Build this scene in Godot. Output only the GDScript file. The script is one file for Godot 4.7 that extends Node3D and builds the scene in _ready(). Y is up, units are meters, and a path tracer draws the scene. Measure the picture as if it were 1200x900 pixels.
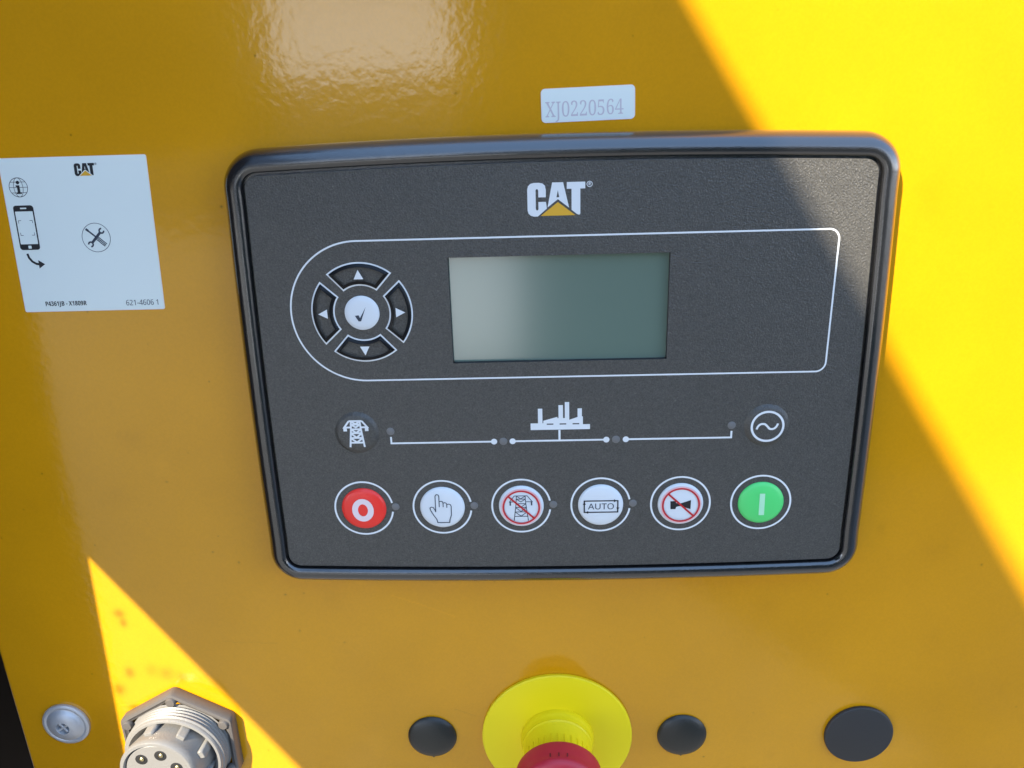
extends Node3D
# Everything is laid out in millimetres in the plane of the yellow sheet (z = 0, y up) and scaled to metres by U.

const U := 0.001
const FACE := 11.0          # how far the front of the controller stands off the sheet, mm
const ROW := -52.0          # height of the push button row
var mats := {}
var names := {}

# ---------------------------------------------------------------- materials
func lin(r: float, g: float, b: float) -> Color:
	return Color(r, g, b).linear_to_srgb()

func mat(key: String, c: Color = Color.WHITE, rough := 0.5, metal := 0.0, spec := 0.5) -> StandardMaterial3D:
	if mats.has(key):
		return mats[key]
	var m := StandardMaterial3D.new()
	m.albedo_color = c
	m.roughness = rough
	m.metallic = metal
	m.metallic_specular = spec
	m.cull_mode = BaseMaterial3D.CULL_DISABLED
	mats[key] = m
	return m

func noise_tex(seed_: int, freq: float, octaves: int, size: int, normal := false, bump := 1.0, ramp: Gradient = null) -> NoiseTexture2D:
	var n := FastNoiseLite.new()
	n.seed = seed_
	n.noise_type = FastNoiseLite.TYPE_SIMPLEX_SMOOTH
	n.frequency = freq
	n.fractal_octaves = octaves
	n.fractal_gain = 0.55
	var t := NoiseTexture2D.new()
	t.width = size
	t.height = size
	t.seamless = true
	t.noise = n
	t.as_normal_map = normal
	t.bump_strength = bump
	if ramp:
		t.color_ramp = ramp
	return t

func ramp2(a: Color, b: Color, p := 0.0, q := 1.0) -> Gradient:
	var g := Gradient.new()
	g.offsets = PackedFloat32Array([p, q])
	g.colors = PackedColorArray([a, b])
	return g

func grain(size: int, seed_: int, mid: int, spread: int, specks: float, speck: int) -> ImageTexture:   # fine grain with a few specks of dust
	var rng := RandomNumberGenerator.new()
	rng.seed = seed_
	var d := PackedByteArray()
	d.resize(size * size)
	for i in d.size():
		d[i] = clampi(int(sqrt(mid / 255.0) * 255.0 + (rng.randf() + rng.randf() - 1.0) * spread), 0, 255)
	for i in int(size * size * specks):
		var at := rng.randi() % (size * size - size - 2)
		d[at] = speck
		if rng.randf() < 0.4:
			d[at + 1] = speck
	var im := Image.create_from_data(size, size, false, Image.FORMAT_L8, d)
	im.convert(Image.FORMAT_RGB8)
	return ImageTexture.create_from_image(im)

func paint_wear_and_spots() -> ImageTexture:   # 600 mm of paint: slight mottling, fine dust, wiped smudges, hairline scratches and soft darker spots beside the connector
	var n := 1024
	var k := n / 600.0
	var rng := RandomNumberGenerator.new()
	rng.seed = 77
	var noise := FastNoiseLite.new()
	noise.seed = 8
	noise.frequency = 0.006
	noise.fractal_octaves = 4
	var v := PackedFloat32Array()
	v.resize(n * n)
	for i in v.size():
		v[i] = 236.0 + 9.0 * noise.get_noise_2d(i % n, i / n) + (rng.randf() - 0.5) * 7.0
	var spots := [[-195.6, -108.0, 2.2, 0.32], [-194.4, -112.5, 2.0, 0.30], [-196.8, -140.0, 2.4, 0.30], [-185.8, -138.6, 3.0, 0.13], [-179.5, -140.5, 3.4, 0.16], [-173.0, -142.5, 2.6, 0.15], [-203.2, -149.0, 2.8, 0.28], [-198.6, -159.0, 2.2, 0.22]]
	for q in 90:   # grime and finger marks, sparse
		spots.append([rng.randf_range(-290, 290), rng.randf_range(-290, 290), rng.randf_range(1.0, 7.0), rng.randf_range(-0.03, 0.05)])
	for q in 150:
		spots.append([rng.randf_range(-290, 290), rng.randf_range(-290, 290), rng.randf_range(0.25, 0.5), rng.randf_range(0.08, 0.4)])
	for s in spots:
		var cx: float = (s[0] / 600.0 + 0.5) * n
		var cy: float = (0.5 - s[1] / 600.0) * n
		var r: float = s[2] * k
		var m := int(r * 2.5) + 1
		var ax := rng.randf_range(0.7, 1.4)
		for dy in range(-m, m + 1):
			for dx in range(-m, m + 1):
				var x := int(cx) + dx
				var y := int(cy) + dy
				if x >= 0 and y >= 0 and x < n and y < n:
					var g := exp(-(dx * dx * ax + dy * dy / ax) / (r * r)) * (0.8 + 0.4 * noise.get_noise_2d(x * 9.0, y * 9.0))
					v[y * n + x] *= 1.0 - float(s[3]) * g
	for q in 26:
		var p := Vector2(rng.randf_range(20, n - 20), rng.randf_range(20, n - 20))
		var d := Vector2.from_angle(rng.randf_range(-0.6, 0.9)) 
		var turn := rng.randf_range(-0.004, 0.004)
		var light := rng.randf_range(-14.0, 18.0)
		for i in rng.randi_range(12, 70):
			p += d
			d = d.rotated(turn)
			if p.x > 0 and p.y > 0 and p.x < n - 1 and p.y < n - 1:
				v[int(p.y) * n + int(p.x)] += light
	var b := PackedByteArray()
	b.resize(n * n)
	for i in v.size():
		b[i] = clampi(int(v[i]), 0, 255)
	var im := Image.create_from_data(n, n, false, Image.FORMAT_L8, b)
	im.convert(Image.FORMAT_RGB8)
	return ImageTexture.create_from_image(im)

func tri(m: StandardMaterial3D, per_metre: float) -> void:
	m.uv1_triplanar = true
	m.uv1_world_triplanar = true
	m.uv1_scale = Vector3.ONE * per_metre

func make_materials() -> void:
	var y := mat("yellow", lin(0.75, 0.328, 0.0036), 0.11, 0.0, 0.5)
	y.albedo_texture = paint_wear_and_spots()
	y.clearcoat_enabled = true
	y.clearcoat = 0.3
	y.clearcoat_roughness = 0.08
	y.normal_enabled = true
	y.normal_texture = noise_tex(4, 0.055, 3, 2048, true, 5.0)
	y.normal_scale = 0.028
	tri(y, 1000.0 / 600.0)
	y.uv1_offset = Vector3(0.5, 0.5, 0.5)
	var face := mat("face", lin(0.160, 0.148, 0.128), 0.42, 0.0, 0.5)
	face.albedo_texture = grain(1024, 5, 120, 38, 0.0005, 235)
	face.normal_enabled = true
	face.normal_texture = noise_tex(11, 0.45, 2, 1024, true, 9.0)
	face.normal_scale = 0.15
	tri(face, 1000.0 / 330.0)
	var bez := mat("bezel", lin(0.010, 0.010, 0.011), 0.14, 0.0, 0.75)
	bez.clearcoat_enabled = true
	bez.clearcoat = 0.75
	bez.clearcoat_roughness = 0.1
	bez.normal_enabled = true
	bez.normal_texture = noise_tex(12, 0.16, 2, 512, true, 6.0)
	bez.normal_scale = 0.16
	tri(bez, 1000.0 / 40.0)
	mat("black", lin(0.008, 0.008, 0.009), 0.6)
	mat("key", lin(0.007, 0.007, 0.008), 0.34, 0.0, 0.35)
	mat("print", lin(0.74, 0.75, 0.75), 0.5, 0.0, 0.3)
	mat("button_white", lin(0.70, 0.72, 0.73), 0.42, 0.0, 0.4)
	mat("pink", lin(0.80, 0.50, 0.50), 0.42, 0.0, 0.4)
	mat("red_line", lin(0.55, 0.018, 0.022), 0.5)
	mat("red_button", lin(0.90, 0.035, 0.024), 0.36)
	mat("green_button", lin(0.095, 0.68, 0.17), 0.4)
	mat("pale_red", lin(0.82, 0.66, 0.66), 0.5)
	mat("pale_green", lin(0.45, 0.80, 0.52), 0.5)
	mat("ink", lin(0.010, 0.010, 0.012), 0.6)
	mat("ink_blue", lin(0.03, 0.04, 0.06), 0.6)
	mat("logo_yellow", lin(0.72, 0.38, 0.02), 0.5)
	mat("led", lin(0.16, 0.155, 0.15), 0.35)
	var lcd := mat("lcd", lin(0.13, 0.18, 0.14), 0.16, 0.0, 1.0)
	lcd.clearcoat_enabled = true
	lcd.clearcoat = 1.0
	lcd.clearcoat_roughness = 0.14
	mat("sticker", lin(0.74, 0.79, 0.74), 0.45, 0.0, 0.4)
	mat("sticker_edge", lin(0.78, 0.76, 0.70), 0.5)
	mat("faint", lin(0.56, 0.50, 0.53), 0.6)
	var tick := mat("plate_yellow", lin(0.86, 0.66, 0.006), 0.42, 0.0, 0.4)
	tick.clearcoat_enabled = false
	mat("knob_red", lin(0.50, 0.018, 0.035), 0.42)
	mat("knob_dark", lin(0.16, 0.008, 0.012), 0.6)
	var pl := mat("plug", lin(0.020, 0.019, 0.015), 0.38)
	pl.normal_enabled = true
	pl.normal_texture = noise_tex(21, 0.1, 2, 512, true, 4.0)
	pl.normal_scale = 0.3
	tri(pl, 1000.0 / 40.0)
	mat("plug_flat", lin(0.030, 0.027, 0.025), 0.6)
	mat("zinc", lin(0.58, 0.57, 0.57), 0.46, 0.6)
	mat("zinc_dark", lin(0.16, 0.16, 0.17), 0.45, 0.7)
	var gp := mat("grey_plastic", lin(0.21, 0.197, 0.178), 0.42)
	gp.normal_enabled = true
	gp.normal_texture = noise_tex(31, 0.06, 3, 512, true, 4.0)
	gp.normal_scale = 0.25
	tri(gp, 1000.0 / 40.0)
	mat("nut_plastic", lin(0.10, 0.088, 0.078), 0.5)
	mat("hole", lin(0.012, 0.011, 0.010), 0.7)
	mat("brass", lin(0.62, 0.50, 0.25), 0.3, 0.9)
	mat("foam", lin(0.025, 0.025, 0.026), 0.95)
	mat("interior", lin(0.030, 0.015, 0.005), 0.8)
	mat("container", lin(0.03, 0.05, 0.04), 0.5)
	mat("wall", lin(0.2, 0.19, 0.17), 0.9)
	mat("path", lin(0.70, 0.68, 0.62), 0.9)
	var g := mat("ground", lin(0.22, 0.205, 0.18), 0.9)
	g.albedo_texture = noise_tex(41, 0.02, 5, 1024, false, 1.0, ramp2(Color(0.72, 0.72, 0.72), Color(1, 1, 1)))
	tri(g, 0.35)

# ---------------------------------------------------------------- nodes
func meta(o: Node, label: String, category := "", group := "") -> void:
	o.set_meta("label", label)
	if category:
		o.set_meta("category", category)
	if group:
		o.set_meta("group", group)

func thing(called: String, label: String, category: String, at: Vector3, group := "") -> Node3D:
	var o := Node3D.new()
	o.name = called
	o.position = at * U
	add_child(o, true)
	meta(o, label, category, group)
	return o

func numbered(called: String, parent: Node) -> String:
	var key := str(parent.get_instance_id()) + called
	var n: int = names.get(key, 0)
	names[key] = n + 1
	return called if n == 0 else "%s_%03d" % [called, n]

func obj(called: String, st: SurfaceTool, m: Material, parent: Node, at := Vector3.ZERO) -> MeshInstance3D:
	st.generate_normals()
	var o := MeshInstance3D.new()
	o.name = numbered(called, parent)
	o.mesh = st.commit()
	o.material_override = m
	o.position = at * U
	parent.add_child(o, true)
	return o

# ---------------------------------------------------------------- mesh helpers (mm)
func begin() -> SurfaceTool:
	var st := SurfaceTool.new()
	st.begin(Mesh.PRIMITIVE_TRIANGLES)
	st.set_smooth_group(-1)
	return st

func tri3(st: SurfaceTool, a: Vector3, b: Vector3, c: Vector3) -> void:   # a, b, c counter-clockwise as seen from the front
	if (b - a).cross(c - a).length() < 1e-7:
		return
	st.add_vertex(a * U)
	st.add_vertex(c * U)
	st.add_vertex(b * U)

func quad(st: SurfaceTool, a: Vector3, b: Vector3, c: Vector3, d: Vector3) -> void:
	tri3(st, a, b, c)
	tri3(st, a, c, d)

func box(st: SurfaceTool, lo: Vector3, hi: Vector3, ch := 0.0) -> void:
	st.set_smooth_group(-1)
	var rings: Array = []
	var zs := [lo.z, hi.z] if ch == 0.0 else [lo.z, lo.z + ch, hi.z - ch, hi.z]
	for k in zs.size():
		var i: float = ch if ch > 0.0 and (k == 0 or k == 3) else 0.0
		rings.append(PackedVector3Array([Vector3(lo.x + i, lo.y + i, zs[k]), Vector3(hi.x - i, lo.y + i, zs[k]), Vector3(hi.x - i, hi.y - i, zs[k]), Vector3(lo.x + i, hi.y - i, zs[k])]))
	for k in rings.size() - 1:
		for j in 4:
			quad(st, rings[k][j], rings[k][(j + 1) % 4], rings[k + 1][(j + 1) % 4], rings[k + 1][j])
	var t: PackedVector3Array = rings[-1]
	var b: PackedVector3Array = rings[0]
	quad(st, t[0], t[1], t[2], t[3])
	quad(st, b[3], b[2], b[1], b[0])

# rings from the base outwards and up to the middle; a ring whose profile turns more than 40 degrees is a sharp edge
func sweep(st: SurfaceTool, rings: Array, prof: PackedVector2Array) -> void:
	var group := 1
	for k in rings.size() - 1:
		if k > 0:
			var d0 := prof[k] - prof[k - 1]
			var d1 := prof[k + 1] - prof[k]
			if absf(d0.angle_to(d1)) > 0.7:
				group += 1
		st.set_smooth_group(group)
		var a: PackedVector3Array = rings[k]
		var b: PackedVector3Array = rings[k + 1]
		var n := a.size()
		for j in n:
			quad(st, a[j], a[(j + 1) % n], b[(j + 1) % n], b[j])
	st.set_smooth_group(-1)

func lathe(st: SurfaceTool, c: Vector2, prof: Array, seg := 64, lean := Vector2.ZERO) -> void:
	var rings: Array = []
	var p := PackedVector2Array(prof)
	for q in p:
		var ring := PackedVector3Array()
		for j in seg:
			var t := TAU * j / seg
			ring.append(Vector3(c.x + lean.x * q.y + q.x * cos(t), c.y + lean.y * q.y + q.x * sin(t), q.y))
		rings.append(ring)
	sweep(st, rings, p)

func poly(st: SurfaceTool, pts: PackedVector2Array, z: float) -> void:
	var p := pts
	if Geometry2D.is_polygon_clockwise(p):
		p.reverse()
	var idx := Geometry2D.triangulate_polygon(p)
	st.set_smooth_group(-1)
	for k in range(0, idx.size(), 3):
		var a := p[idx[k]]
		var b := p[idx[k + 1]]
		var c := p[idx[k + 2]]
		if (b - a).cross(c - a) < 0.0:
			var s := b
			b = c
			c = s
		tri3(st, Vector3(a.x, a.y, z), Vector3(b.x, b.y, z), Vector3(c.x, c.y, z))

func inset(pts: PackedVector2Array, d: float) -> PackedVector2Array:   # counter-clockwise polygon moved inwards by d, same number of points
	var out := PackedVector2Array()
	var n := pts.size()
	for i in n:
		var e0 := (pts[i] - pts[(i + n - 1) % n]).normalized()
		var e1 := (pts[(i + 1) % n] - pts[i]).normalized()
		var n0 := Vector2(-e0.y, e0.x)
		var n1 := Vector2(-e1.y, e1.x)
		var m := (n0 + n1).normalized()
		out.append(pts[i] + m * d / maxf(0.35, m.dot(n0)))
	return out

func prism(st: SurfaceTool, pts: PackedVector2Array, steps: Array) -> void:   # steps: (inset, z) from the base to the top, the top closed
	var p := pts
	if Geometry2D.is_polygon_clockwise(p):
		p.reverse()
	var rings: Array = []
	var last := PackedVector2Array()
	for s in steps:
		last = inset(p, s.x)
		var ring := PackedVector3Array()
		for q in last:
			ring.append(Vector3(q.x, q.y, s.y))
		rings.append(ring)
	sweep(st, rings, PackedVector2Array(steps))
	poly(st, last, steps[-1].y)

func stroke(st: SurfaceTool, pts: PackedVector2Array, w: float, z: float, closed := false) -> void:
	var n := pts.size()
	var l := PackedVector3Array()
	var r := PackedVector3Array()
	for i in n:
		var e0 := Vector2.ZERO
		var e1 := Vector2.ZERO
		if closed or i > 0:
			e0 = (pts[i] - pts[(i + n - 1) % n]).normalized()
		if closed or i < n - 1:
			e1 = (pts[(i + 1) % n] - pts[i]).normalized()
		if e0 == Vector2.ZERO:
			e0 = e1
		if e1 == Vector2.ZERO:
			e1 = e0
		var n0 := Vector2(-e0.y, e0.x)
		var m := (n0 + Vector2(-e1.y, e1.x)).normalized()
		var d := m * w * 0.5 / maxf(0.4, m.dot(n0))
		l.append(Vector3(pts[i].x + d.x, pts[i].y + d.y, z))
		r.append(Vector3(pts[i].x - d.x, pts[i].y - d.y, z))
	st.set_smooth_group(-1)
	for i in (n if closed else n - 1):
		var k := (i + 1) % n
		quad(st, r[i], r[k], l[k], l[i])

func arc(c: Vector2, rx: float, ry: float, a0: float, a1: float, n: int) -> PackedVector2Array:
	var out := PackedVector2Array()
	for i in n + 1:
		var t := lerpf(a0, a1, float(i) / n)
		out.append(c + Vector2(rx * cos(t), ry * sin(t)))
	return out

func ring(st: SurfaceTool, c: Vector2, r: float, w: float, z: float, n := 72) -> void:
	var p := arc(c, r - w / 2, r - w / 2, 0, TAU, n)
	p.remove_at(n)
	stroke(st, p, w, z, true)

func disc(st: SurfaceTool, c: Vector2, r: float, z: float, n := 48) -> void:
	var p := arc(c, r, r, 0, TAU, n)
	p.remove_at(n)
	poly(st, p, z)

func pts_of(flat: Array, o: Vector2, sx: float, sy: float, shear := 0.0) -> PackedVector2Array:   # u, v pairs (v down) about o
	var p := PackedVector2Array()
	for k in range(0, flat.size(), 2):
		var u: float = flat[k] - o.x - shear * (flat[k + 1] - o.y)
		p.append(Vector2(u * sx, -(flat[k + 1] - o.y) * sy))
	return p

func moved(p: PackedVector2Array, d: Vector2) -> PackedVector2Array:
	var out := PackedVector2Array()
	for q in p:
		out.append(q + d)
	return out

func round_rect(c: Vector2, w: float, h: float, r: float, n := 6) -> PackedVector2Array:
	var p := PackedVector2Array()
	for k in 4:
		var sx := [1, -1, -1, 1][k] as int
		var sy := [1, 1, -1, -1][k] as int
		p.append_array(arc(c + Vector2(sx * (w / 2 - r), sy * (h / 2 - r)), r, r, PI / 2 * k, PI / 2 * (k + 1), n))
	return p

func text(called: String, s: String, font: String, cap: float, width: float, at: Vector3, m: Material, parent: Node, weight := 400) -> MeshInstance3D:
	var f := SystemFont.new()
	f.font_names = PackedStringArray([font])
	f.font_weight = weight
	var t := TextMesh.new()
	t.text = s
	t.font = f
	t.font_size = 96
	t.pixel_size = 0.001
	t.depth = 0.002
	t.curve_step = 1.0
	var o := MeshInstance3D.new()
	o.name = numbered(called, parent)
	o.mesh = t
	o.material_override = m
	var natural := t.get_aabb().size.x
	var k := cap / (96.0 * 0.714)
	o.position = at * U
	o.scale = Vector3(width * U / natural if natural > 0.0 else k, k, 0.02)
	parent.add_child(o, true)
	return o

# ---------------------------------------------------------------- the outline of the controller
var core := PackedVector2Array()
var core_n := PackedVector2Array()
const CR := 5.0

func face_x(y: float) -> float:
	return 111.3 - 0.016 * y - 0.00015 * y * y
func face_top(x: float) -> float:
	return 79.8 - 0.00019 * x * x
func face_bottom(x: float) -> float:
	return -80.0 + 0.00016 * x * x

func make_core() -> void:
	var edges: Array = []
	for k in 4:
		var e := PackedVector2Array()
		var n := 28 if k % 2 == 0 else 20
		for i in n + 1:
			var t := float(i) / n
			if k == 0:
				var x := lerpf(-107.2, 107.2, t)
				e.append(Vector2(x, face_bottom(x) + CR))
			elif k == 1:
				var y := lerpf(face_bottom(107.2) + CR, face_top(104.7) - CR, t)
				e.append(Vector2(face_x(y) - CR, y))
			elif k == 2:
				var x := lerpf(104.7, -104.7, t)
				e.append(Vector2(x, face_top(x) - CR))
			else:
				var y := lerpf(face_top(104.7) - CR, face_bottom(107.2) + CR, t)
				e.append(Vector2(-face_x(y) + CR, y))
		edges.append(e)
	for k in 4:   # the edges meet in the corners
		var a: PackedVector2Array = edges[k]
		var b: PackedVector2Array = edges[(k + 1) % 4]
		var mid := (a[-1] + b[0]) / 2.0
		a[-1] = mid
		b[0] = mid
		edges[k] = a
		edges[(k + 1) % 4] = b
	var normals: Array = []
	for k in 4:
		var e: PackedVector2Array = edges[k]
		var ns := PackedVector2Array()
		for i in e.size():
			var d := (e[mini(i + 1, e.size() - 1)] - e[maxi(i - 1, 0)]).normalized()
			ns.append(Vector2(d.y, -d.x))
		normals.append(ns)
	for k in 4:
		var e: PackedVector2Array = edges[k]
		var ns: PackedVector2Array = normals[k]
		for i in e.size() - 1:
			core.append(e[i])
			core_n.append(ns[i])
		var a: Vector2 = ns[-1]
		var b: Vector2 = normals[(k + 1) % 4][0]
		var turn := a.angle_to(b)
		for j in 10:
			core.append(e[-1])
			core_n.append(a.rotated(turn * j / 10.0))

func outline(off: float) -> PackedVector2Array:
	var p := PackedVector2Array()
	for i in core.size():
		p.append(core[i] + core_n[i] * (CR + off))
	return p

func outline_sweep(st: SurfaceTool, prof: Array) -> void:
	var rings: Array = []
	for q in prof:
		var r := PackedVector3Array()
		for v in outline(q.x):
			r.append(Vector3(v.x, v.y, q.y))
		rings.append(r)
	sweep(st, rings, PackedVector2Array(prof))

# ---------------------------------------------------------------- symbols
func logo(parent: Node, c: Vector2, sx: float, sy: float, z: float, ink: Material) -> void:
	var o := Vector2(603.0, 415.0)
	var shapes := {
		"letter_c": [[468, 380, 468, 275, 455, 215, 420, 185, 370, 175, 300, 175, 250, 186, 215, 220, 203, 270, 203, 560, 215, 605, 245, 637, 290, 652, 350, 652, 482, 540, 468, 445, 360, 445, 360, 545, 354, 560, 340, 566, 328, 560, 322, 545, 322, 285, 328, 268, 340, 262, 354, 268, 360, 285, 360, 380]],
		"letter_a": [[560, 175, 640, 175, 640, 285, 620, 385, 640, 385, 640, 412, 490, 527], [640, 175, 715, 175, 800, 537, 640, 412, 640, 385, 660, 385, 640, 285]],
		"letter_t": [[768, 175, 1030, 175, 1030, 270, 960, 270, 960, 625, 945, 640, 915, 632, 835, 568, 835, 270, 768, 270]]}
	for k in shapes:
		var st := begin()
		for s in shapes[k]:
			poly(st, moved(pts_of(s, o, sx, sy), c), z)
		obj(k, st, ink, parent)
	var st := begin()
	poly(st, moved(pts_of([640, 452, 890, 645, 390, 645], o, sx, sy), c), z)
	obj("triangle", st, mats.logo_yellow, parent)
	st = begin()
	var rc := c + Vector2((1092 - o.x) * sx, (o.y - 210) * sy)
	ring(st, rc, 42 * sx, 9 * sx, z, 32)
	stroke(st, PackedVector2Array([rc + Vector2(-11, -20) * sx, rc + Vector2(-11, 20) * sx, rc + Vector2(10, 18) * sx, rc + Vector2(12, 6) * sx, rc + Vector2(-8, 0) * sx]), 7 * sx, z)
	stroke(st, PackedVector2Array([rc + Vector2(0, -1) * sx, rc + Vector2(14, -21) * sx]), 7 * sx, z + 0.01)
	obj("registered_mark", st, ink, parent)

func pylon(st: SurfaceTool, c: Vector2, k: float, w: float, z: float) -> void:
	# u, v about (420, 545); the mast tapers evenly to both sides
	var o := Vector2(420, 545)
	var lines := [[308, 310, 532, 310], [345, 310, 335, 460, 296, 790], [495, 310, 505, 460, 544, 790],
		[308, 310, 222, 425, 340, 425], [532, 310, 618, 425, 500, 425], [345, 372, 495, 372], [338, 460, 502, 460], [328, 532, 512, 532], [318, 620, 522, 620], [306, 708, 534, 708],
		[352, 318, 420, 366, 488, 318], [350, 378, 420, 425, 490, 378], [340, 466, 420, 526, 500, 466], [332, 538, 420, 614, 508, 538], [322, 626, 420, 702, 518, 626]]
	for i in lines.size():
		stroke(st, moved(pts_of(lines[i], o, k, k), c), w, z + 0.004 * i)
	for u in [235, 605]:
		stroke(st, moved(pts_of([u, 425, u, 495], o, k, k), c), w * 1.9, z + 0.07)

func factory(st: SurfaceTool, c: Vector2, z: float) -> void:
	var o := Vector2(568, 440)
	var kx := 0.0327
	var ky := 0.0342
	for s in [[220, 358, 370, 358, 370, 378, 220, 378], [220, 378, 915, 378, 915, 438, 220, 438], [370, 363, 410, 363, 410, 378, 370, 378], [487, 363, 560, 363, 560, 378, 487, 378],
			[638, 363, 712, 363, 712, 378, 638, 378], [790, 363, 832, 363, 832, 378, 790, 378], [308, 183, 360, 183, 360, 358, 308, 358], [370, 328, 535, 284, 535, 363, 370, 363],
			[535, 300, 548, 300, 548, 363, 535, 363], [548, 145, 600, 145, 600, 363, 548, 363], [600, 300, 622, 300, 622, 363, 600, 363], [622, 110, 673, 110, 673, 363, 622, 363],
			[673, 322, 770, 290, 770, 363, 673, 363], [770, 188, 820, 188, 820, 363, 770, 363], [820, 284, 832, 284, 832, 363, 820, 363]]:
		poly(st, moved(pts_of(s, o, kx, ky), c), z)

# ---------------------------------------------------------------- the controller
func controller() -> void:
	make_core()
	var t := thing("generator_controller", "black rectangular controller with grey screen and coloured push buttons on yellow sheet", "control panel", Vector3.ZERO)
	var st := begin()
	outline_sweep(st, [Vector2(7.6, 0.02), Vector2(8.3, 0.5), Vector2(8.8, 1.3), Vector2(8.95, 2.6), Vector2(8.9, 5.0), Vector2(8.65, 6.8), Vector2(8.1, 8.5), Vector2(7.2, 10.1), Vector2(6.0, 11.4), Vector2(4.6, 12.2), Vector2(3.2, 12.5), Vector2(2.1, 12.35), Vector2(1.35, 11.95), Vector2(0.95, 11.35), Vector2(0.85, 10.6), Vector2(0.8, 9.2), Vector2(-0.6, 9.2)])
	obj("bezel", st, mats.bezel, t)
	# the face plate, with the opening of the display
	var lo := Vector2(-39.7, 8.0)
	var hi := Vector2(39.6, 47.5)
	st = begin()
	outline_sweep(st, [Vector2(-0.1, 9.2), Vector2(-0.1, 10.75), Vector2(-0.16, 10.9), Vector2(-0.35, FACE)])
	var o := outline(-0.35)
	for r in [Rect2(-200, -200, 400, 200 + lo.y), Rect2(-200, hi.y, 400, 200), Rect2(-200, lo.y, 200 + lo.x, hi.y - lo.y), Rect2(hi.x, lo.y, 200, hi.y - lo.y)]:
		var clip := PackedVector2Array([r.position, r.position + Vector2(r.size.x, 0), r.end, r.position + Vector2(0, r.size.y)])
		for p in Geometry2D.intersect_polygons(o, clip):
			poly(st, p, FACE)
	obj("face_plate", st, mats.face, t)
	# display: dark recess walls and the grey-green glass at its bottom
	st = begin()
	var win := round_rect((lo + hi) / 2, hi.x - lo.x, hi.y - lo.y, 0.6, 4)
	poly(st, win, FACE - 2.2)
	var lcd := obj("display", st, mats.lcd, t)
	st = begin()
	var a := PackedVector3Array()
	var b := PackedVector3Array()
	for q in PackedVector2Array([lo, Vector2(hi.x, lo.y), hi, Vector2(lo.x, hi.y)]):
		a.append(Vector3(q.x, q.y, FACE - 2.3))
		b.append(Vector3(q.x, q.y, FACE))
	for j in 4:
		quad(st, a[(j + 1) % 4], a[j], b[j], b[(j + 1) % 4])
	obj("recess_wall", st, mats.black, lcd)
	var z := FACE + 0.05
	# logo
	var lg := Node3D.new()
	lg.name = "logo"
	t.add_child(lg, true)
	logo(lg, Vector2(-1.0, 66.9), 0.0243, 0.0240, z, mats.print)
	# white line round the display and the arrow keys
	st = begin()
	var kc := Vector2(-72.18, 28.14)
	var fr := PackedVector2Array()
	fr.append_array(arc(kc, 26.2, 26.2, PI / 2, PI * 1.5, 48))
	fr.append_array(arc(Vector2(98.3 - 3.6, 1.94 + 3.6), 3.6, 3.6, -PI / 2, 0, 8))
	fr.append_array(arc(Vector2(98.3 - 3.6, 54.34 - 3.6), 3.6, 3.6, 0, PI / 2, 8))
	stroke(st, fr, 0.62, z, true)
	obj("frame_line", st, mats.print, t)
	# arrow keys round the tick key
	for k in 4:
		var turn := PI / 2 * k
		var key := PackedVector2Array()
		var outer_r := 18.4
		var inner_r := 10.4
		var gap := 1.75
		var a0 := asin(gap / outer_r)
		var a1 := asin(gap / inner_r)
		key.append_array(arc(Vector2.ZERO, outer_r, outer_r, PI / 4 + a0 + 0.02, PI * 0.75 - a0 - 0.02, 20))
		key.append_array(arc(Vector2.ZERO, inner_r, inner_r, PI * 0.75 - a1, PI / 4 + a1, 14))
		var place := PackedVector2Array()
		for q in key:
			place.append(q.rotated(turn))
		st = begin()
		prism(st, place, [Vector2(0.25, FACE - 0.1), Vector2(0.3, FACE + 0.35), Vector2(0.75, FACE + 0.75), Vector2(1.5, FACE + 0.9)])
		var ko := obj("arrow_key", st, mats.key, t, Vector3(kc.x, kc.y, 0))
		st = begin()
		stroke(st, place, 0.62, z, true)
		obj("outline", st, mats.print, ko)
		st = begin()
		var tip := PackedVector2Array()
		for q in [Vector2(0, 16.0), Vector2(-1.75, 12.6), Vector2(1.75, 12.6)]:
			tip.append(q.rotated(turn))
		poly(st, tip, FACE + 0.95)
		obj("arrow", st, mats.print, ko)
	st = begin()
	lathe(st, Vector2.ZERO, [Vector2(6.4, FACE), Vector2(6.4, FACE + 0.3), Vector2(6.1, FACE + 0.55), Vector2(4.0, FACE + 0.68), Vector2(0, FACE + 0.7)])
	var tk := obj("tick_key", st, mats.button_white, t, Vector3(kc.x, kc.y, 0))
	st = begin()
	poly(st, pts_of([388, 492, 408, 490, 414, 505, 448, 448, 418, 522, 405, 522], Vector2(425, 480), 0.071, 0.072), FACE + 0.78)
	obj("tick", st, mats.ink_blue, tk)
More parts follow.
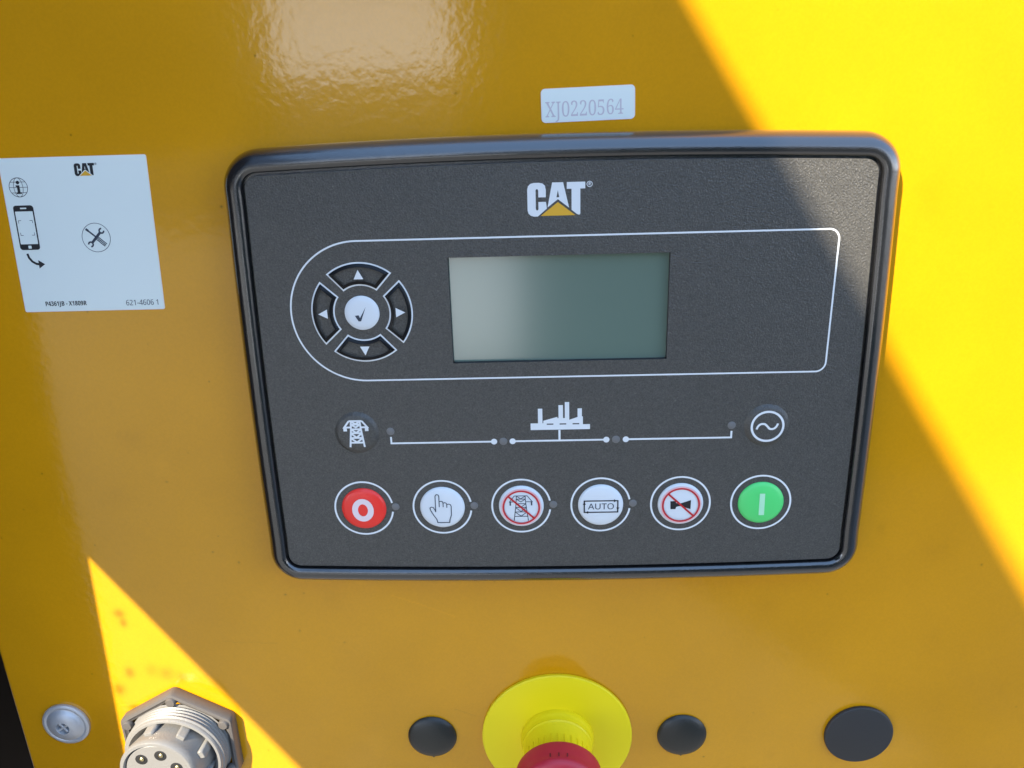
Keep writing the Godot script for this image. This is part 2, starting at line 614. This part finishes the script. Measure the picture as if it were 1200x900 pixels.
	# mains and generator keys: low bumps under the membrane
	for s in [-1, 1]:
		var c := Vector2(78.5 * s, -19.2)
		st = begin()
		lathe(st, Vector2.ZERO, [Vector2(8.6, FACE - 0.02), Vector2(8.3, FACE + 0.14), Vector2(7.7, FACE + 0.75), Vector2(7.0, FACE + 1.1), Vector2(5, FACE + 1.25), Vector2(0, FACE + 1.3)])
		var bo := obj("mains_button" if s < 0 else "generator_button", st, mats.face, t, Vector3(c.x, c.y, 0))
		st = begin()
		if s < 0:
			pylon(st, Vector2.ZERO, 0.0225, 0.72, FACE + 1.36)
			obj("pylon_symbol", st, mats.print, bo)
		else:
			ring(st, Vector2.ZERO, 6.35, 0.85, FACE + 1.36)
			obj("ring", st, mats.print, bo)
			st = begin()
			var w := Curve2D.new()
			for q in [[-4.0, -1.15, 0.1, 0.9], [-1.95, 1.05, 1.2, 0.0], [0.0, -0.05, 0.75, -0.75], [1.75, -1.1, 1.2, 0.0], [3.8, 1.15, 0.1, 0.9]]:
				w.add_point(Vector2(q[0], q[1]), Vector2(-q[2], -q[3]), Vector2(q[2], q[3]))
			stroke(st, w.tessellate(4, 2.0), 0.8, FACE + 1.36)
			obj("wave_symbol", st, mats.print, bo)
	# mimic diagram
	for k in 3:
		st = begin()
		var x0: float = [-65.5, -18.4, 25.2][k]
		var x1: float = [-25.6, 17.7, 65.4][k]
		var line := PackedVector2Array([Vector2(x0, -24), Vector2(x1, -24)])
		if k == 0:
			line = PackedVector2Array([Vector2(x0, -21.3), Vector2(x0, -24), Vector2(x1, -24)])
		elif k == 2:
			line = PackedVector2Array([Vector2(x0, -24), Vector2(x1, -24), Vector2(x1, -21.3)])
		stroke(st, line, 0.72, z)
		if k < 2:
			disc(st, Vector2(x1, -24), 1.2, z + 0.02, 24)
		if k > 0:
			disc(st, Vector2(x0, -24), 1.2, z + 0.02, 24)
		if k == 1:
			stroke(st, PackedVector2Array([Vector2(-0.3, -19.6), Vector2(-0.3, -23.66)]), 0.8, z + 0.02)
		obj("circuit_line", st, mats.print, t)
	st = begin()
	factory(st, Vector2(0.05, -19.55), z)
	obj("factory_symbol", st, mats.print, t)
	var led_at := [Vector2(-65.5, -19), Vector2(-22, -24), Vector2(21.4, -24), Vector2(65.3, -19)]
	for i in 4:
		led_at.append(Vector2((i - 2.5) * 31.5 + 12.75, ROW + 0.45))
	var led: MeshInstance3D = null
	for p in led_at:
		if led == null:
			st = begin()
			lathe(st, Vector2.ZERO, [Vector2(1.55, FACE), Vector2(1.5, FACE + 0.15), Vector2(1.1, FACE + 0.3), Vector2(0, FACE + 0.36)], 24)
			led = obj("indicator_light", st, mats.led, t, Vector3(p.x, p.y, 0))
		else:
			var d := led.duplicate()
			d.name = numbered("indicator_light", t)
			d.position = Vector3(p.x, p.y, 0) * U
			t.add_child(d, true)
	# the six push buttons
	var body := ["red_button", "button_white", "button_white", "button_white", "button_white", "green_button"]
	var says := ["red button with a pale O", "white button with a pointing hand", "white button with a crossed out pylon", "white button reading AUTO in a box of arrows", "white button with a crossed out horn", "green button with a pale bar"]
	for i in 6:
		var c := Vector3((i - 2.5) * 31.5, ROW, 0)
		st = begin()
		lathe(st, Vector2.ZERO, [Vector2(8.95, FACE - 0.02), Vector2(8.9, FACE + 0.3), Vector2(8.6, FACE + 0.7), Vector2(7.9, FACE + 1.0), Vector2(5, FACE + 1.15), Vector2(0, FACE + 1.2)] if i in [1, 2, 3, 4] else [Vector2(8.95, FACE - 0.02), Vector2(8.9, FACE + 0.3), Vector2(8.5, FACE + 0.75), Vector2(7.4, FACE + 1.2), Vector2(5, FACE + 1.6), Vector2(2.5, FACE + 1.75), Vector2(0, FACE + 1.8)])
		var bo := obj("push_button", st, mats[body[i]], t, c)
		meta(bo, says[i])
		st = begin()
		if i < 4:
			stroke(st, arc(Vector2.ZERO, 11.6, 11.6, 0.19, TAU - 0.15, 80), 0.72, z)
		else:
			ring(st, Vector2.ZERO, 11.95, 0.72, z, 80)
		obj("outline", st, mats.print, bo)
		var zt := FACE + (1.26 if i in [1, 2, 3, 4] else 1.86)
		var kx := 0.0389
		var ky := 0.0419
		st = begin()
		match i:
			0:
				var e := arc(Vector2(-0.1, 0.05), 3.15, 3.85, 0, TAU, 48)
				e.remove_at(48)
				stroke(st, e, 2.35, zt, true)
				obj("letter", st, mats.pale_red, bo)
			1:
				var hc := Vector2(436, 400)
				stroke(st, pts_of([370, 437, 360, 410, 345, 388, 325, 383, 311, 393, 316, 415, 345, 465, 380, 515, 390, 550, 512, 550, 516, 515, 531, 470, 529, 378, 520, 360, 505, 354, 484, 358], hc, kx, ky, 0.049), 0.34, zt)
				stroke(st, pts_of([370, 437, 364, 272, 370, 257, 383, 252, 396, 257, 403, 272, 407, 385], hc, kx, ky, 0.049), 0.34, zt + 0.01)
				stroke(st, pts_of([405, 327, 425, 322, 440, 328, 446, 345, 447, 385], hc, kx, ky, 0.049), 0.34, zt + 0.02)
				stroke(st, pts_of([446, 342, 465, 337, 478, 345, 484, 358, 484, 392], hc, kx, ky, 0.049), 0.34, zt + 0.03)
				obj("hand_symbol", st, mats.ink_blue, bo)
			2, 4:
				ring(st, Vector2.ZERO, 8.05, 1.0, FACE + 1.2)
				obj("pink_rim", st, mats.pink, bo)
				st = begin()
				if i == 2:
					pylon(st, Vector2(-0.1, -0.3), 0.0228, 0.3, zt)
					obj("pylon_symbol", st, mats.ink_blue, bo)
				else:
					poly(st, pts_of([308, 327, 362, 325, 368, 346, 402, 354, 516, 317, 514, 412, 402, 378, 368, 388, 362, 410, 312, 410], Vector2(416, 367), kx, ky), zt)
					obj("horn_symbol", st, mats.ink, bo)
				st = begin()
				ring(st, Vector2.ZERO, 7.45, 0.7, zt + 0.12)
				stroke(st, PackedVector2Array([Vector2(-5.2, 5.0), Vector2(5.2, -5.0)]), 0.75, zt + 0.13)
				obj("prohibition_mark", st, mats.red_line, bo)
			3:
				var ac := Vector2(430, 385)
				stroke(st, pts_of([262, 330, 602, 330, 602, 449, 262, 449], ac, kx, ky), 0.5, zt, true)
				poly(st, pts_of([562, 314, 592, 330, 562, 346], ac, kx, ky), zt + 0.02)
				poly(st, pts_of([586, 402, 618, 402, 602, 428], ac, kx, ky), zt + 0.02)
				poly(st, pts_of([302, 434, 302, 464, 272, 449], ac, kx, ky), zt + 0.02)
				poly(st, pts_of([246, 368, 262, 340, 278, 368], ac, kx, ky), zt + 0.02)
				obj("arrow_box", st, mats.ink, bo)
				text("lettering", "AUTO", "Droid Sans", 2.5, 10.2, Vector3(0.15, -0.15, zt), mats.ink_blue, bo)
			5:
				poly(st, pts_of([-27, -112, 27, -112, 27, 112, -27, 112], Vector2(0, 0), kx, ky, -0.02), zt)
				obj("letter", st, mats.pale_green, bo)

# ---------------------------------------------------------------- stickers
func stickers() -> void:
	var t := thing("square_sticker", "square white sticker with logo, phone and globe symbols left of the controller", "sticker", Vector3(-176.0, 57.2, 0.05))
	t.transform.basis = Basis(Vector3(1, 0.0, 0), Vector3(0.053, 1, 0), Vector3(0, 0, 1))
	var st := begin()
	prism(st, round_rect(Vector2.ZERO, 54.4, 56.8, 0.7, 3), [Vector2(0, 0), Vector2(0, 0.12)])
	obj("backing", st, mats.sticker_edge, t)
	st = begin()
	poly(st, round_rect(Vector2.ZERO, 53.5, 55.9, 0.5, 3), 0.15)
	obj("white_print", st, mats.sticker, t)
	var z := 0.2
	var lg := Node3D.new()
	lg.name = "logo"
	t.add_child(lg, true)
	logo(lg, Vector2(4.0, 23.7), 0.0091, 0.0093, z, mats.ink)
	# globe with an i
	st = begin()
	var gc := Vector2(-21.3, 18.1)
	ring(st, gc, 3.5, 0.2, z, 40)
	for k in 2:
		var e := arc(gc, 1.7, 3.4, 0, TAU, 32)
		e.remove_at(32)
		if k == 0:
			stroke(st, e, 0.16, z + 0.01, true)
	stroke(st, PackedVector2Array([gc + Vector2(-3.3, 0), gc + Vector2(3.3, 0)]), 0.16, z + 0.02)
	stroke(st, PackedVector2Array([gc + Vector2(-2.7, 1.9), gc + Vector2(2.7, 1.9)]), 0.16, z + 0.02)
	stroke(st, PackedVector2Array([gc + Vector2(-2.7, -1.9), gc + Vector2(2.7, -1.9)]), 0.16, z + 0.02)
	disc(st, gc + Vector2(0, 1.75), 0.62, z + 0.04, 20)
	poly(st, moved(PackedVector2Array([Vector2(-0.9, 0.75), Vector2(0.5, 0.75), Vector2(0.5, -1.75), Vector2(1.0, -1.75), Vector2(1.0, -2.3), Vector2(-1.0, -2.3), Vector2(-1.0, -1.75), Vector2(-0.5, -1.75), Vector2(-0.5, 0.2), Vector2(-0.9, 0.2)]), gc), z + 0.04)
	obj("globe_symbol", st, mats.ink, t)
	# phone, its screen left blank
	st = begin()
	var pc := Vector2(-20.9, 3.5)
	poly(st, round_rect(pc, 7.6, 16.3, 1.1, 6), z)
	var ph := obj("phone_symbol", st, mats.ink, t)
	st = begin()
	poly(st, round_rect(pc, 6.6, 12.0, 0.15, 2), z + 0.03)
	poly(st, round_rect(pc + Vector2(0, 7.1), 2.4, 0.5, 0.2, 3), z + 0.03)
	poly(st, round_rect(pc + Vector2(0, -7.1), 1.2, 1.1, 0.2, 3), z + 0.03)
	for sx in [-1, 1]:
		for sy in [-1, 1]:
			pass
	obj("phone_screen", st, mats.sticker, ph)
	st = begin()
	for sx in [-1, 1]:
		for sy in [-1, 1]:
			stroke(st, PackedVector2Array([pc + Vector2(2.6 * sx, 1.7 * sy), pc + Vector2(2.6 * sx, 2.7 * sy), pc + Vector2(1.6 * sx, 2.7 * sy)]), 0.18, z + 0.05)
	obj("focus_corner", st, mats.ink, ph)
	st = begin()
	stroke(st, PackedVector2Array([Vector2(-22.4, -6.0), Vector2(-22.0, -7.6), Vector2(-21.0, -9.0), Vector2(-19.6, -9.9), Vector2(-18.3, -10.1)]), 0.85, z)
	poly(st, PackedVector2Array([Vector2(-18.7, -8.5), Vector2(-16.3, -10.1), Vector2(-18.7, -11.7)]), z + 0.01)
	obj("curved_arrow", st, mats.ink, t)
	# tools roundel
	st = begin()
	var rc := Vector2(4.7, -0.7)
	ring(st, rc, 5.4, 0.2, z, 48)
	stroke(st, PackedVector2Array([rc + Vector2(-3.2, 3.0), rc + Vector2(0.2, 0.0)]), 0.6, z + 0.01)
	stroke(st, PackedVector2Array([rc + Vector2(-3.5, 3.25), rc + Vector2(-2.6, 2.5)]), 0.85, z + 0.02)
	for d in [-0.55, 0.0, 0.55]:
		stroke(st, PackedVector2Array([rc + Vector2(0.4 + d * 0.7, -0.2 + d * 0.75), rc + Vector2(3.3 + d * 0.7, -2.85 + d * 0.75)]), 0.36, z + 0.01)
	stroke(st, PackedVector2Array([rc + Vector2(-1.6, -1.7), rc + Vector2(1.6, 1.7)]), 0.95, z + 0.03)
	for s in [-1, 1]:
		stroke(st, arc(rc + Vector2(2.35, 2.45) * s, 0.85, 0.85, PI / 4 + 0.75 + (PI if s < 0 else 0.0), PI / 4 + TAU - 0.75 + (PI if s < 0 else 0.0), 16), 0.6, z + 0.04)
	obj("tools_symbol", st, mats.ink_blue, t)
	text("lettering", "P4361JB - X1809R", "Droid Sans", 1.75, 16.0, Vector3(-10.9, -25.3, z), mats.ink, t, 700)
	text("lettering", "621-4606 1", "Droid Sans", 2.05, 12.4, Vector3(18.9, -25.6, z), mats.ink_blue, t, 400)
	var s := thing("serial_sticker", "small white rounded sticker with faint serial number above the controller", "sticker", Vector3(11.0, 98.0, 0.05))
	s.rotation.z = 0.018
	st = begin()
	prism(st, round_rect(Vector2.ZERO, 32.6, 11.2, 1.5, 6), [Vector2(0, 0), Vector2(0, 0.12)])
	obj("backing", st, mats.sticker_edge, s)
	st = begin()
	poly(st, round_rect(Vector2.ZERO, 31.4, 10.1, 1.1, 6), 0.15)
	obj("white_print", st, mats.sticker, s)
	text("lettering", "XJ0220564", "Droid Serif", 5.0, 27.2, Vector3(-1.3, -1.3, 0.19), mats.faint, s)

# ---------------------------------------------------------------- things under the controller
func emergency_stop() -> void:
	var t := thing("emergency_stop_button", "red mushroom stop button on a round bright yellow plate", "emergency button", Vector3(-2.4, -176.6, 0.0))
	var st := begin()
	lathe(st, Vector2.ZERO, [Vector2(34.0, 0.05), Vector2(34.5, 0.3), Vector2(34.5, 1.5), Vector2(34.2, 1.85), Vector2(33.6, 2.0), Vector2(25, 2.35), Vector2(16.0, 2.5)], 96)
	obj("backing_plate", st, mats.plate_yellow, t)
	st = begin()
	lathe(st, Vector2.ZERO, [Vector2(16.7, 2.3), Vector2(16.7, 4.4), Vector2(16.4, 5.2), Vector2(15.7, 7.3), Vector2(15.8, 7.9), Vector2(15.5, 8.4), Vector2(15.2, 8.8), Vector2(15.1, 24.5)], 80)
	var co := obj("collar", st, mats.plate_yellow, t)
	for k in 15:
		var ang := PI / 2 + (k - 7) * 0.2
		st = begin()
		box(st, Vector3(-0.2, 15.0, 15.5), Vector3(0.2, 15.4, 24.0))
		var r := obj("rib", st, mats.plate_yellow, co)
		r.rotation.z = ang - PI / 2
	st = begin()
	lathe(st, Vector2.ZERO, [Vector2(13.0, 22.8), Vector2(17.6, 23.0), Vector2(18.6, 23.6), Vector2(18.8, 24.6), Vector2(18.2, 28.5), Vector2(17.9, 31.0), Vector2(18.0, 31.6), Vector2(17.6, 33.4), Vector2(16.2, 34.6), Vector2(12, 35.6), Vector2(6, 36.1), Vector2(0, 36.2)], 96)
	var kn := obj("mushroom_head", st, mats.knob_red, t)
	for k in 3:
		st = begin()
		box(st, Vector3(-0.28, 17.8, 29.2), Vector3(0.28, 18.25, 30.9), 0.08)
		var r := obj("notch", st, mats.knob_dark, kn)
		r.rotation.z = (k - 1) * 0.2

func plugs() -> void:
	var says := ["small domed black plug left of the yellow emergency stop plate", "small domed black plug right of the yellow emergency stop plate", "larger flat black plug at the right end of the row"]
	var proto: Node3D = null
	for k in 2:
		var at: Vector3 = [Vector3(-60.3, -176.9, 0), Vector3(55.1, -176.8, 0)][k]
		if k == 0:
			proto = thing("blanking_plug", says[0], "plug", at, "black plugs closing holes in the yellow sheet")
			var st := begin()
			lathe(st, Vector2.ZERO, [Vector2(11.1, 0.02), Vector2(11.3, 0.5), Vector2(11.0, 1.1), Vector2(9.8, 1.9), Vector2(7.5, 2.8), Vector2(4, 3.4), Vector2(0, 3.6)], 64)
			obj("cap", st, mats.plug, proto)
			st = begin()
			prism(st, PackedVector2Array([Vector2(-1.5, -10.6), Vector2(0.0, -12.4), Vector2(1.5, -10.6)]), [Vector2(0, 0.02), Vector2(0.1, 0.7)])
			obj("pry_tab", st, mats.plug, proto)
		else:
			var d := proto.duplicate()
			d.name = "blanking_plug_001"
			d.position = at * U
			add_child(d, true)
			meta(d, says[1])
	var t := thing("blanking_plug_002", says[2], "plug", Vector3(135.3, -176.6, 0), "black plugs closing holes in the yellow sheet")
	var st := begin()
	lathe(st, Vector2.ZERO, [Vector2(15.0, 0.02), Vector2(15.4, 0.5), Vector2(15.4, 1.5), Vector2(15.1, 1.9), Vector2(14.5, 2.05), Vector2(0, 2.1)], 72)
	obj("cap", st, mats.plug_flat, t)

func screw() -> void:
	var t := thing("flange_screw", "zinc flange screw with dished head in the lower left corner", "screw", Vector3(-231.7, -167.9, 0))
	var st := begin()
	lathe(st, Vector2.ZERO, [Vector2(10.9, 0.02), Vector2(11.1, 0.5), Vector2(10.9, 1.3), Vector2(10.2, 1.75), Vector2(9.2, 1.75), Vector2(8.9, 1.5), Vector2(8.5, 1.6), Vector2(7.9, 2.3), Vector2(6.4, 3.2), Vector2(5.0, 3.7), Vector2(3.2, 3.95), Vector2(2.9, 2.0), Vector2(0, 1.9)], 64)
	var h := obj("head", st, mats.zinc, t)
	st = begin()
	lathe(st, Vector2.ZERO, [Vector2(2.8, 2.0), Vector2(2.7, 2.15), Vector2(0, 2.15)], 24)
	obj("recess_floor", st, mats.zinc_dark, h)
	st = begin()
	for k in 2:
		var r := 0.55
		if k == 0:
			box(st, Vector3(-2.85, -r, 2.0), Vector3(2.85, r, 3.4), 0.15)
		else:
			box(st, Vector3(-r, -2.85, 2.0), Vector3(r, 2.85, 3.35), 0.15)
	var c := obj("drive_cross", st, mats.zinc, h)
	c.rotation.z = 0.6

func connector() -> void:
	var t := thing("cable_connector", "grey round plastic multi pin connector in a dark hexagonal nut", "connector", Vector3(-177.0, -177.0, 0))
	var st := begin()
	var hex := PackedVector2Array()
	for k in 6:
		var a := PI / 2 + k * PI / 3
		for j in 5:
			hex.append(Vector2.from_angle(a) * 26.5 + Vector2.from_angle(a - 0.5 + 0.25 * j) * 3.0)
	prism(st, hex, [Vector2(0.4, 0.02), Vector2(0, 0.6), Vector2(0, 4.6), Vector2(0.5, 5.6), Vector2(1.6, 5.9), Vector2(2.2, 5.2), Vector2(3.2, 5.0)])
	var nut := obj("hexagonal_nut", st, mats.nut_plastic, t)
	for k in 6:
		st = begin()
		lathe(st, Vector2.from_angle(PI / 2 + k * PI / 3) * 25.6, [Vector2(2.4, 4.8), Vector2(2.4, 6.2), Vector2(1.9, 6.9), Vector2(0, 7.0)], 20)
		obj("corner_stud", st, mats.nut_plastic, nut)
	# threaded body
	st = begin()
	var prof := [Vector2(23.6, 4.9)]
	for k in 4:
		var z0 := 5.2 + k * 1.75
		prof.append_array([Vector2(22.2, z0), Vector2(22.9, z0 + 0.55), Vector2(22.9, z0 + 0.9), Vector2(22.2, z0 + 1.45)])
	prof.append_array([Vector2(22.1, 12.6), Vector2(21.6, 13.2), Vector2(20.6, 13.3), Vector2(20.2, 12.6), Vector2(17.5, 9.0)])
	lathe(st, Vector2.ZERO, prof, 96)
	obj("threaded_body", st, mats.grey_plastic, t)
	var lean := Vector2(-0.19, 0.17)
	st = begin()
	lathe(st, Vector2(1.6, -1.4), [Vector2(17.4, 8.0), Vector2(17.0, 20.0), Vector2(16.6, 22.3), Vector2(15.9, 23.0), Vector2(14.6, 23.1), Vector2(14.4, 21.4)], 80, lean)
	var bar := obj("barrel", st, mats.grey_plastic, t)
	for k in 5:   # axial keys on the barrel
		var a: float = [1.05, 1.85, 0.35, 2.9, -0.4][k]
		st = begin()
		var kp := PackedVector2Array()
		kp.append_array(arc(Vector2.ZERO, 19.3, 19.3, a - 0.11, a + 0.11, 4))
		kp.append_array(arc(Vector2.ZERO, 16.5, 16.5, a + 0.11, a - 0.11, 4))
		var steps := [Vector2(0, 9.0), Vector2(0, 17.4), Vector2(0.35, 17.9)]
		prism(st, moved(kp, Vector2(-1.0, 0.9)), steps)
		obj("key_rib", st, mats.grey_plastic, bar)
	# the pin insert with its sleeves
	st = begin()
	var ic := Vector2(1.6, -1.4) + lean * 22.0
	lathe(st, ic, [Vector2(14.0, 20.6), Vector2(14.0, 21.7), Vector2(13.6, 22.1), Vector2(0, 22.1)], 64)
	var ins := obj("pin_insert", st, mats.grey_plastic, t)
	for k in 6:
		var a := PI * 0.5 - 0.3 + k * TAU / 6
		var pc := ic + Vector2.from_angle(a) * 9.0
		st = begin()
		lathe(st, pc, [Vector2(2.7, 22.05), Vector2(2.7, 22.2), Vector2(2.3, 22.3), Vector2(0, 22.28)], 28)
		var ho := obj("pin_hole", st, mats.hole, ins)
		st = begin()
		lathe(st, pc + Vector2(0.5, 0.5), [Vector2(1.0, 22.2), Vector2(1.0, 22.7), Vector2(0.7, 23.0), Vector2(0, 23.1)], 20)
		obj("pin", st, mats.brass, ho)

# ---------------------------------------------------------------- the cabinet and its surroundings
func cabinet() -> void:
	var t := thing("generator_cabinet", "glossy yellow painted steel generator cabinet behind the controller", "cabinet", Vector3.ZERO)
	var st := begin()
	# front sheet with its folded left edge
	var xl := -255.0
	var xr := 520.0
	var yb := -420.0
	var yt := 760.0
	quad(st, Vector3(xl + 2, yb, 0), Vector3(xr, yb, 0), Vector3(xr, yt, 0), Vector3(xl + 2, yt, 0))
	st.set_smooth_group(1)
	for j in 6:
		var a0 := PI / 2 * j / 6
		var a1 := PI / 2 * (j + 1) / 6
		var p := Vector2(xl + 2 - 2 * sin(a0), -2 + 2 * cos(a0))
		var q := Vector2(xl + 2 - 2 * sin(a1), -2 + 2 * cos(a1))
		quad(st, Vector3(q.x, yb, q.y), Vector3(p.x, yb, p.y), Vector3(p.x, yt, p.y), Vector3(q.x, yt, q.y))
	st.set_smooth_group(-1)
	quad(st, Vector3(xl, yb, -22), Vector3(xl, yb, -2), Vector3(xl, yt, -2), Vector3(xl, yt, -22))
	quad(st, Vector3(xr, yb, -22), Vector3(xl, yb, -22), Vector3(xl, yt, -22), Vector3(xr, yt, -22))
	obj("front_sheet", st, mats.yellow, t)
	st = begin()
	box(st, Vector3(-700, yb, -140), Vector3(xr, yt, -120))
	box(st, Vector3(-700, yb, -119.9), Vector3(-690, yt, -3))
	obj("interior_back", st, mats.interior, t)
	st = begin()
	prism(st, PackedVector2Array([Vector2(-705, yb), Vector2(-287, yb), Vector2(-287, -100), Vector2(-281.5, 19), Vector2(-281.5, yt), Vector2(-705, yt)]), [Vector2(0, -2), Vector2(0, 121), Vector2(2, 123)])
	obj("side_post", st, mats.interior, t)
	# the door, swung open past the square
	st = begin()
	box(st, Vector3(-34, 70, 0), Vector3(-22, 607, 880), 2.0)
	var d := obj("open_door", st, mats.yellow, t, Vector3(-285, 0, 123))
	d.rotation.y = -0.134
	st = begin()
	box(st, Vector3(-21.8, 76, 6), Vector3(0, 599, 876), 5.0)  # unseen dark lining, added so paint and bezel reflect a darker door
	obj("added_foam_lining", st, mats.foam, d)
	for y in [120, 500]:
		st = begin()
		lathe(st, Vector2.ZERO, [Vector2(0, 0), Vector2(8, 0), Vector2(8, 70), Vector2(0, 70)], 20)
		var h := obj("hinge", st, mats.zinc_dark, d, Vector3(-42, y + 70, 2))
		h.rotation.x = PI / 2
	st = begin()
	quad(st, Vector3(-30000, 0, 30000), Vector3(30000, 0, 30000), Vector3(30000, 0, -30000), Vector3(-30000, 0, -30000))
	var g := obj("ground", st, mats.ground, self, Vector3(0, -1250, 0))
	g.set_meta("kind", "structure")
	st = begin()
	quad(st, Vector3(-1350, 4, 9000), Vector3(2400, 4, 9000), Vector3(2400, 4, 4000), Vector3(-1350, 4, 4000))  # unseen pale strip, added to brighten what the display reflects
	var path := obj("added_pale_strip", st, mats.path, self, Vector3(0, -1250, 0))
	path.set_meta("kind", "structure")
	path.set_meta("label", "unseen pale concrete strip added to brighten the display reflection")
	# unseen blockers added to shape reflections in paint and display: two containers and wall
	added_container("lower of two unseen dark green containers added to darken the display reflection", Vector3(-65, -1250, 2500), 1180.0)
	added_container("upper of two unseen dark green containers added to bound the sky reflection", Vector3(-262, -68, 2520), 800.0)
	st = begin()
	box(st, Vector3(-9000, 0, 0), Vector3(9000, 2120, 200), 8.0)  # unseen wall, added to set the lower edge of the reflected sky
	var w := obj("added_wall", st, mats.wall, self, Vector3(0, -1250, 13000))
	meta(w, "unseen low wall added behind the camera to bound the sky reflection", "wall")
	g.set_meta("label", "pale concrete ground in front of the cabinet")

func added_container(label: String, at: Vector3, h: float) -> void:  # reflection blocker added out of view, shaped as a container
	var c := thing(numbered("added_container", self), label, "container", at, "unseen containers added to shape reflections")
	var st := begin()
	var z := 0.0
	var x := 60.0
	var k := 0
	while x < 2400.0:
		var nx: float = x + [90.0, 34.0, 90.0, 34.0][k % 4]
		var nz: float = [0.0, 34.0, 34.0, 0.0][k % 4]
		quad(st, Vector3(nx, 90, nz), Vector3(x, 90, z), Vector3(x, h - 80, z), Vector3(nx, h - 80, nz))
		x = nx
		z = nz
		k += 1
	obj("corrugated_wall", st, mats.container, c)
	st = begin()
	box(st, Vector3(60, 85, 36), Vector3(x, h - 70, 1500))
	obj("inner_box", st, mats.container, c)
	for px in [0.0, x - 10]:
		st = begin()
		box(st, Vector3(px, 0, -4), Vector3(px + 70, h, 66), 6.0)
		obj("corner_post", st, mats.container, c)
	for y in [0.0, h - 90]:
		st = begin()
		box(st, Vector3(70, y, -3), Vector3(x - 10, y + 90, 60), 6.0)
		obj("rail", st, mats.container, c)

func _ready() -> void:
	var cam := Camera3D.new()
	cam.name = "camera"
	cam.position = Vector3(-9.44, 93.18, 285.01) * U
	cam.rotation_order = EULER_ORDER_YXZ
	cam.rotation = Vector3(-0.329657, 0.031198, -0.030002)
	cam.fov = 53.08
	cam.near = 0.01
	cam.far = 200.0
	add_child(cam)
	cam.current = true
	var we := WorldEnvironment.new()
	we.name = "environment"
	var env := Environment.new()
	var sky := Sky.new()
	var sm := ProceduralSkyMaterial.new()
	sm.sky_top_color = Color(0.385, 0.485, 0.62)
	sm.sky_horizon_color = Color(0.96, 0.98, 1.0)
	sm.sky_curve = 0.09
	sm.sky_energy_multiplier = 1.25
	sm.ground_horizon_color = Color(0.62, 0.60, 0.56)
	sm.ground_bottom_color = Color(0.45, 0.43, 0.40)
	sky.sky_material = sm
	env.sky = sky
	env.background_mode = Environment.BG_SKY
	env.background_energy_multiplier = 1.0
	env.tonemap_mode = Environment.TONE_MAPPER_LINEAR
	env.tonemap_exposure = 4.2
	env.sdfgi_enabled = true
	env.ssao_enabled = true
	env.ssil_enabled = true
	we.environment = env
	add_child(we)
	var sun := DirectionalLight3D.new()
	sun.name = "sun"
	add_child(sun)
	sun.look_at_from_position(Vector3(-0.65, 0.773, 1.0), Vector3.ZERO)
	sun.light_energy = 0.98
	sun.light_color = Color(1.0, 0.96, 0.88)
	sun.light_angular_distance = 0.6
	sun.shadow_enabled = true
	make_materials()
	cabinet()
	controller()
	stickers()
	emergency_stop()
	plugs()
	screw()
	connector()
